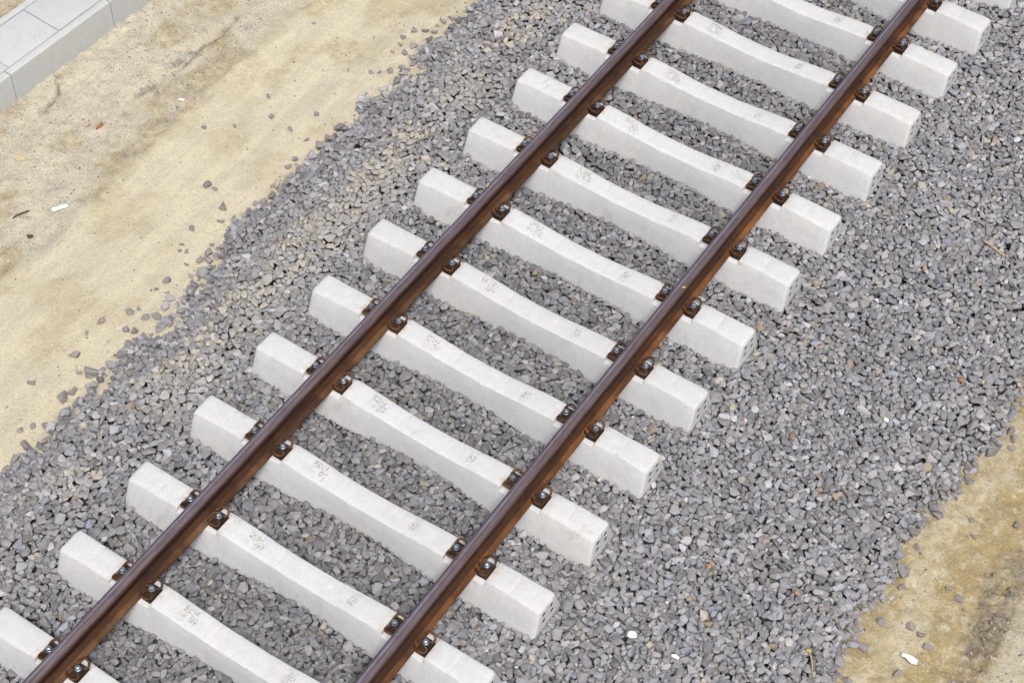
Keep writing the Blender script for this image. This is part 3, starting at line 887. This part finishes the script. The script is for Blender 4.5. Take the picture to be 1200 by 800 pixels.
# ------------------------------------------------------------------ loose stones on the sand: each its own thing
LOOSE_L = [(-2.704, -1.317, 0.058), (-2.638, -1.312, 0.035), (-2.483, -1.417, 0.058), (-2.41, -1.525, 0.041), (-2.53, -1.697, 0.041), (-2.357, -1.449, 0.035), (-2.49, -1.856, 0.029), (-2.464, -1.905, 0.029), (-2.425, -1.888, 0.029), (-2.32, -1.736, 0.029), (-2.285, -1.825, 0.064), (-2.29, -1.9, 0.047), (-2.369, -2.163, 0.052), (-2.377, -2.261, 0.029), (-2.295, -2.233, 0.017), (-2.35, -1.975, 0.029), (-2.385, -2.524, 0.052), (-2.353, -2.466, 0.029), (-2.271, -2.5, 0.052), (-2.495, -2.691, 0.052), (-2.505, -2.824, 0.029), (-2.215, -2.448, 0.058), (-2.306, -2.651, 0.047), (-2.249, -2.63, 0.052), (-2.448, -3.006, 0.064), (-2.314, -3.106, 0.035), (-2.241, -3.063, 0.087), (-2.512, -3.346, 0.047), (-2.254, -3.32, 0.07), (-2.241, -3.249, 0.058), (-2.306, -3.673, 0.041), (-2.267, -3.604, 0.041), (-2.199, -3.554, 0.047), (-2.187, -3.75, 0.064), (-2.172, -3.87, 0.07), (-2.167, -3.95, 0.052),
           (-2.442, 0.854, 0.047), (-2.289, 1.153, 0.047), (-2.366, 0.905, 0.047), (-2.301, 0.935, 0.041), (-2.467, 0.742, 0.041), (-2.341, 0.712, 0.052), (-2.279, 0.747, 0.035), (-2.329, 1.087, 0.052), (-2.433, 0.663, 0.035), (-2.275, 0.60, 0.052), (-2.346, 0.608, 0.047), (-2.435, 0.564, 0.029), (-2.334, 0.392, 0.047), (-2.27, 0.462, 0.052), (-2.434, 0.288, 0.035), (-2.389, 0.331, 0.035), (-2.31, -0.042, 0.041), (-2.267, 0.026, 0.047), (-2.509, -0.291, 0.041), (-2.766, -0.503, 0.041), (-2.915, -0.354, 0.035), (-2.57, -0.53, 0.041), (-2.408, -0.546, 0.035), (-2.283, -0.55, 0.058), (-2.345, -0.84, 0.047), (-3.118, 0.475, 0.029), (-2.919, -0.741, 0.029), (-3.098, -0.877, 0.035), (-3.383, -0.836, 0.023)]
LOOSE_R = [(3.066, -1.751, 0.052), (3.212, -1.82, 0.052), (3.135, -2.087, 0.047), (2.912, -2.283, 0.058), (2.904, -1.832, 0.052), (2.893, -1.536, 0.041), (2.846, -1.203, 0.041), (2.86, -1.441, 0.081), (3.292, -0.724, 0.047), (3.104, -0.937, 0.035), (3.217, -1.403, 0.052), (3.142, -1.769, 0.041), (2.954, -0.058, 0.058), (2.941, -0.205, 0.041), (3.017, -0.173, 0.047), (3.0, -0.109, 0.052), (2.937, -0.292, 0.081), (2.888, -2.04, 0.058), (3.04, -0.835, 0.035), (3.139, -1.369, 0.035), (3.419, -0.985, 0.035)]
SPECIAL = {(-2.704, -1.317): 'dark grey lump, largest stone lying out on the pale sand, beside a small pale chip',
           (-2.638, -1.312): 'small pale chip touching the dark grey lump on the pale sand',
           (-2.483, -1.417): 'grey stone on the pale sand next below the dark grey lump',
           (-2.53, -1.697): 'flat grey stone alone on the pale sand left of the dark lump',
           (-2.369, -2.163): 'dark round stone alone on the sand beside a pale reddish chip',
           (-2.377, -2.261): 'pale reddish chip beside the dark round stone on the sand',
           (-2.241, -3.063): 'long flat dark stone on the sand by the lower left gravel edge',
           (-2.512, -3.346): 'bluish grey stone farthest from the gravel on the lower left sand',
           (-2.448, -3.006): 'pair of touching grey stones alone on the lower left sand',
           (-2.495, -2.691): 'brownish stone half sunk in the sand beside the lower left gravel',
           (-3.383, -0.836): 'tiny grey stone beside the white scrap on the graded sand',
           (2.86, -1.441): 'long pointed flat stone lying on the ochre sand at the gravel edge',
           (2.937, -0.292): 'long pale stone tipped on the ochre sand under the gravel corner',
           (3.292, -0.724): 'bluish stone on the ochre sand at the right picture edge',
           (3.066, -1.751): 'rounded grey stone on the ochre sand above the white plastic piece',
           (3.212, -1.82): 'grey stone on the ochre sand right of the white plastic piece',
           (3.135, -2.087): 'grey stone on the ochre sand below the white plastic piece'}
loose_meshes = []
for k in range(10):
    V, F = HULLS[k]
    me = bpy.data.meshes.new('stone')
    dims = np.array([1.0, random.uniform(.66, .9), random.uniform(.45, .68)]) / 2
    me.from_pydata([tuple(map(float, p)) for p in V * dims], [], [tuple(map(int, f)) for f in F]); me.materials.append(M_LOOSE)
    loose_meshes.append((me, dims[2]))
for (x, y, d) in LOOSE_L + LOOSE_R:
    me, hz = loose_meshes[random.randrange(10)]
    o = link(bpy.data.objects.new('loose_stone', me))
    d = d * 1.2
    o.scale = (d, d, d); o.rotation_euler = (random.uniform(-.15, .15), random.uniform(-.15, .15), random.uniform(0, 6.28))
    o.location = (x, y, soil_z(x, y) + hz * d * 0.72)
    if (x, y) in SPECIAL: tag(o, SPECIAL[(x, y)], 'stone', 'loose stones on the sand')
    elif x > 0: tag(o, 'small grey stone among those scattered on the ochre sand, lower right', 'stone', 'loose stones on the ochre sand')
    elif y > -0.9: tag(o, 'small grey stone among those strewn on pale sand at the upper gravel edge', 'stone', 'loose stones by the upper gravel edge')
    elif y > -2.3: tag(o, 'small grey stone among those strewn on pale sand beside the dark lump', 'stone', 'loose stones on the sand')
    else: tag(o, 'small grey stone among those strewn on sand at the lower left gravel edge', 'stone', 'loose stones by the lower left gravel edge')

# ------------------------------------------------------------------ kerb and paving
def block(name, origin, length, depth, z0, z1, mat, label, cat, group, bev=0.006, s0=0.0, rnd=None):
    """box running along the kerb line from origin (along KDIR), starting s0 behind the kerb foot"""
    bm = bmesh.new()
    bmesh.ops.create_cube(bm, size=1.0, matrix=Matrix.Diagonal((length, depth, z1 - z0, 1)))
    bmesh.ops.bevel(bm, geom=[e for e in bm.edges if (e.verts[0].co.z > 0 and e.verts[1].co.z > 0)], offset=bev, segments=3, affect='EDGES', profile=.5)
    for v in bm.verts: v.co.z += (z1 - z0) / 2
    if rnd: rnd(bm)
    o = bm_obj(name, bm, mat)
    c = KERB_A + KDIR * (origin + length / 2) + KNRM * (s0 + depth / 2)
    o.location = (c[0], c[1], z0); o.rotation_euler = (0, 0, math.atan2(KDIR[1], KDIR[0]))
    sharp_by_angle(o, 30)
    tag(o, label, cat, group, 'thing')
    return o
kl = {-1: 'light concrete kerb stone cut by the left picture edge', 0: 'light concrete kerb stone shown whole between two joints', 1: 'light concrete kerb stone cut by the top picture edge'}
for k in range(-3, 4):
    j = random.uniform(-.002, .002)
    block('kerb_stone', k * 1.021 + 0.003, 1.014, 0.068, -0.60, KERB_TOP + j, M_KERB, kl.get(k, 'light concrete kerb stone outside the picture along the sand'), 'kerb', 'kerb stones along the sand', 0.012)
sl = {-1: 'smooth bluish paving slab cut by the left picture edge behind the kerb', 0: 'smooth bluish paving slab in the middle, between two joints behind the kerb', 1: 'smooth bluish paving slab cut by the top picture edge behind the kerb'}
for k in range(-6, 8):
    block('paving_slab', 0.052 + k * 0.508, 0.502, 0.372, -0.25, KERB_TOP - 0.006 + random.uniform(-.002, .002), M_SLAB,
          sl.get(k, 'smooth bluish paving slab outside the picture behind the kerb'), 'paving slab', 'paving slabs behind the kerb', 0.004, 0.0745)
el_ = {0: 'narrow edging stone behind the bluish slabs in the top left corner'}
for k in range(-3, 4):
    block('edging_stone', 0.10 + k * 1.006, 1.0, 0.055, -0.55, KERB_TOP - 0.002, M_SLAB, el_.get(k, 'narrow edging stone outside the picture behind the slabs'), 'edging', 'edging stones behind the slabs', 0.006, 0.4535)

# ------------------------------------------------------------------ small litter
def lump(name, x, y, z, dims, mat, label, cat, seed, rz=None, tilt=.2):
    V, F = HULLS[seed]
    o = mesh_obj(name, V * (np.array(dims) / 2), [tuple(map(int, f)) for f in F], mat)
    o.location = (x, y, z + dims[2] * .35); o.rotation_euler = (random.uniform(-tilt, tilt), random.uniform(-tilt, tilt), random.uniform(0, 6) if rz is None else rz)
    return tag(o, label, cat)

def crumple(name, x, y, z, sx, sy, amp, mat, label, cat, rz, seed, round_=0.0, thick=.003):
    """thin bent sheet with thickness"""
    n = 9; r = random.Random(seed)
    xs = np.linspace(-.5, .5, n); bm = bmesh.new()
    ph = [r.uniform(0, 6.28) for _ in range(6)]
    top = [[None] * n for _ in range(n)]; bot = [[None] * n for _ in range(n)]
    for i, a in enumerate(xs):
        for j, b in enumerate(xs):
            k = 1.0
            if round_:
                q = (abs(2 * a) ** 3 + abs(2 * b) ** 3) ** (1 / 3); m = max(abs(2 * a), abs(2 * b), 1e-6); k = 1 - round_ * (1 - m / max(q, 1e-6)) * 2
            w = amp * (math.sin(5 * a + ph[0]) + math.sin(7 * b + ph[1]) + .6 * math.sin(9 * (a + b) + ph[2])) / 2
            ed = 1 + .08 * math.sin(11 * b + ph[3])
            px_, py_ = a * sx * k * ed, b * sy * k * (1 + .08 * math.sin(9 * a + ph[4]))
            top[i][j] = bm.verts.new((px_, py_, w + thick)); bot[i][j] = bm.verts.new((px_, py_, w))
    for i in range(n - 1):
        for j in range(n - 1):
            bm.faces.new((top[i][j], top[i + 1][j], top[i + 1][j + 1], top[i][j + 1]))
            bm.faces.new((bot[i][j], bot[i][j + 1], bot[i + 1][j + 1], bot[i + 1][j]))
    for i in range(n - 1):
        bm.faces.new((top[i][0], bot[i][0], bot[i + 1][0], top[i + 1][0])); bm.faces.new((top[i][-1], top[i + 1][-1], bot[i + 1][-1], bot[i][-1]))
        bm.faces.new((top[0][i], top[0][i + 1], bot[0][i + 1], bot[0][i])); bm.faces.new((top[-1][i], bot[-1][i], bot[-1][i + 1], top[-1][i + 1]))
    o = bm_obj(name, bm, mat, None, True)
    o.location = (x, y, z + amp * .8 + .004); o.rotation_euler = (0, 0, rz)
    return tag(o, label, cat)

M_WHITE = plain('white_plastic', (0.80, 0.80, 0.80), .45, .05)
M_PAPER = plain('white_paper', (0.78, 0.78, 0.79), .8, .08)
M_BRICK = plain('brick_red', (0.36, 0.17, 0.10), .9, .2)
M_ORANGE = plain('orange_peel', (0.75, 0.30, 0.03), .6, .15)
M_WOOD = plain('pale_wood', (0.46, 0.35, 0.22), .8, .2, 90)
M_TWIG = plain('brown_twig', (0.12, 0.075, 0.045), .9, .2)
M_STRAW = plain('dry_straw', (0.42, 0.36, 0.16), .8, .2)
M_YELLOW = plain('yellow_petal', (0.62, 0.45, 0.04), .6, .15)
M_LIME = plain('white_limestone', (0.70, 0.69, 0.66), .9, .12)
M_BEIGE = plain('beige_stone', (0.46, 0.37, 0.24), .9, .15)

sz = soil_z
crumple('plastic_strip', -3.415, -2.075, sz(-3.415, -2.075) + .004, .115, .034, .003, M_WHITE, 'white plastic strip lying on the pale sand at the left', 'plastic strip', math.atan2(.101, .06), 3)
# white plastic piece: wide flat end and a narrower neck
o = crumple('plastic_piece', 3.152, -1.955, sz(3.152, -1.955) + .006, .105, .046, .005, M_WHITE, 'white bent plastic piece lying on the ochre sand, lower right', 'plastic piece', 0.18, 8, .5, .010)
for v in o.data.vertices:
    t = (v.co.x / .105) + .5
    v.co.y *= 0.62 + 0.5 * t if t > .35 else 0.62 + .3 * (.35 - t)
    v.co.z += .012 * math.sin(t * 3.1)
    v.co.y += .010 * math.cos(t * 4.2)
lump('brick_chip', -3.737, -1.301, sz(-3.737, -1.301), (.075, .038, .03), M_BRICK, 'orange red brick chip on the gritty sand near the kerb', 'brick chip', 4, rz=1.25)
lump('beige_pebble', -3.814, -1.344, sz(-3.814, -1.344), (.045, .038, .03), M_BEIGE, 'beige pebble lying beside the orange red brick chip', 'pebble', 5)
crumple('paper_scrap', -3.404, -0.762, sz(-3.404, -.762), .045, .022, .003, M_PAPER, 'tiny white paper scrap on the sand below the dark groove', 'paper scrap', .5, 11)
crumple('paper_scrap', 1.762, -2.849, ballast_z(1.762, -2.849), .058, .048, .010, M_PAPER, 'crumpled white paper scrap, the larger on the gravel at the bottom', 'paper scrap', .9, 12, .6)
crumple('paper_scrap', 2.04, -2.83, ballast_z(2.04, -2.83), .05, .024, .004, M_PAPER, 'small flat white paper scrap at the bottom edge of the gravel', 'paper scrap', .1, 13, .4)
lump('orange_blossom', 1.897, -2.184, ballast_z(1.897, -2.184), (.024, .022, .016), M_ORANGE, 'small bright orange blossom with stalk lying on the gravel', 'blossom', 6)
def twig(name, a, b, za, zb, r0, mat, label, cat, bend=.01):
    p = [Vector((a[0], a[1], za)), Vector((a[0] * .65 + b[0] * .35, a[1] * .65 + b[1] * .35, za * .65 + zb * .35 + bend)), Vector((a[0] * .3 + b[0] * .7, a[1] * .3 + b[1] * .7, za * .3 + zb * .7 + bend * .5)), Vector((b[0], b[1], zb))]
    c = (p[0] + p[3]) / 2
    o = bm_obj(name, tube([q - c for q in p], r0, 7, 4), mat, None, True); o.location = c
    return tag(o, label, cat)
bzz = ballast_z
# a split piece of wood
w = twig('wood_splinter', (2.155, 1.177), (2.334, 1.119), bzz(2.155, 1.177) + .008, bzz(2.334, 1.119) + .008, .010, M_WOOD, 'pale wood splinter lying on the gravel at the right', 'wood splinter', .006)
twig('brown_twig', (1.755, -.036), (1.822, -.040), bzz(1.755, -.036) + .004, bzz(1.822, -.04) + .004, .0065, M_TWIG, 'short brown twig on the gravel right of the sleeper ends', 'twig')
twig('dark_twig', (-3.612, -2.34), (-3.575, -2.22), sz(-3.61, -2.34) + .008, sz(-3.575, -2.22) + .008, .006, M_TWIG, 'thin dark twig on the rough sand near the white plastic strip', 'twig')
lump('brown_clod', -3.406, -2.394, sz(-3.406, -2.394), (.045, .03, .03), M_TWIG, 'dark brown clod on the sand below the white plastic strip', 'clod', 9)
lump('yellow_pebble', -3.977, -1.873, sz(-3.977, -1.873), (.07, .05, .02), plain('yellow_sandstone', (.55, .45, .25), .9, .15), 'flat yellow sandstone chip on the rough sand at the left', 'pebble', 13)
r = empty('dry_stalk', (2.71, -2.40, 0)); tag(r, 'dry stalk with a yellow flower head on the gravel edge at the bottom', 'dry stalk')
za = bzz(2.663, -2.354); zb_ = bzz(2.768, -2.458)
st = bm_obj('stalk', tube([(-.047, .046, za + .012), (-.01, .008, max(za, zb_) + .022), (.03, -.03, zb_ + .018), (.058, -.058, zb_ + .01)], .0045, 6, 4), M_STRAW, r, True)
V, F = HULLS[14]
fl = mesh_obj('flower_head', V * np.array([.016, .010, .008]) + np.array([-.052, .052, za + .014]), [tuple(map(int, f)) for f in F], M_YELLOW, r)
lump('red_stone', 2.545, -.046, bzz(2.545, -.046), (.042, .034, .03), M_BRICK, 'small brick red stone in the gravel near the right edge', 'stone', 16)
lump('yellow_stone', 2.67, .049, bzz(2.67, .049), (.026, .024, .02), M_BEIGE, 'tiny yellowish pebble in the gravel right of the brick red stone', 'pebble', 17)
lump('pink_stone', 1.548, -1.116, bzz(1.548, -1.116), (.036, .03, .022), plain('pink_stone', (.58, .42, .38), .8, .15), 'small pinkish white stone in the gravel beside a sleeper end', 'stone', 18)
lump('white_stone', 2.29, -.605, bzz(2.29, -.605), (.038, .03, .026), M_LIME, 'small bright white stone in the middle of the right gravel', 'stone', 19)
lump('white_stone', 1.934, -1.205, bzz(1.934, -1.205), (.062, .05, .035), plain('pale_grey_stone', (.42, .43, .44), .8, .1), 'flat pale grey stone on the right gravel below the bright white one', 'stone', 20)
lump('orange_stone', 2.425, -2.056, bzz(2.425, -2.056), (.036, .03, .02), plain('orange_stone', (.42, .25, .15), .9, .15), 'small orange tinted stone in the gravel, lower right', 'stone', 21)
lf = crumple('yellow_leaf', .775, -.623, 0.1135, .024, .013, .001, M_YELLOW, 'tiny yellow leaf lying on the right rail', 'leaf', .6, 22, .6, .0015)
lf.location.z = 0.1150

# ------------------------------------------------------------------ camera
cam = bpy.data.cameras.new('camera'); co = bpy.data.objects.new('camera', cam); COL.objects.link(co)
R = np.array([[0.83281493, 0.55307728, 0.02290891], [0.44213361, -0.63971588, -0.62871414], [-0.33307231, 0.53373132, -0.77729898]])
M = Matrix(((R[0][0], -R[1][0], -R[2][0], 4.06969), (R[0][1], -R[1][1], -R[2][1], -7.98842), (R[0][2], -R[1][2], -R[2][2], 9.36735), (0, 0, 0, 1)))
co.matrix_world = M
cam.sensor_width = 36; cam.lens = 2202.8034 / 1200 * 36
cam.clip_end = 2000; cam.clip_start = 0.1
SC.camera = co

# ------------------------------------------------------------------ light
EL, AZ = math.radians(61), math.radians(138)       # azimuth clockwise from +Y: high hazy sun
w = bpy.data.worlds.new('World'); SC.world = w; w.use_nodes = True
nt = w.node_tree; bg = nt.nodes['Background']
sky = nt.nodes.new('ShaderNodeTexSky'); sky.sky_type = 'NISHITA'; sky.sun_disc = False
sky.sun_elevation = EL; sky.sun_rotation = AZ; sky.air_density = 1.0; sky.dust_density = 6.0; sky.ozone_density = 1.0
hs = nt.nodes.new('ShaderNodeHueSaturation'); hs.inputs['Saturation'].default_value = 0.50
nt.links.new(sky.outputs[0], hs.inputs['Color']); nt.links.new(hs.outputs[0], bg.inputs['Color'])
bg.inputs['Strength'].default_value = 0.102
sd = bpy.data.lights.new('sun', 'SUN'); sd.energy = 2.3; sd.angle = math.radians(16); sd.color = (1.0, 0.985, 0.955)
so = bpy.data.objects.new('sun', sd); COL.objects.link(so)
d = Vector((math.sin(AZ) * math.cos(EL), math.cos(AZ) * math.cos(EL), math.sin(EL)))
so.rotation_euler = d.to_track_quat('Z', 'Y').to_euler()

vs = SC.view_settings
SC.display_settings.display_device = 'sRGB'
vs.view_transform = 'Standard'; vs.look = 'None'; vs.gamma = 1.0; vs.exposure = 0.33; vs.use_curve_mapping = False
SC.render.engine = 'CYCLES'
SC.cycles.max_bounces = 6; SC.cycles.diffuse_bounces = 3
SC.cycles.use_denoising = True
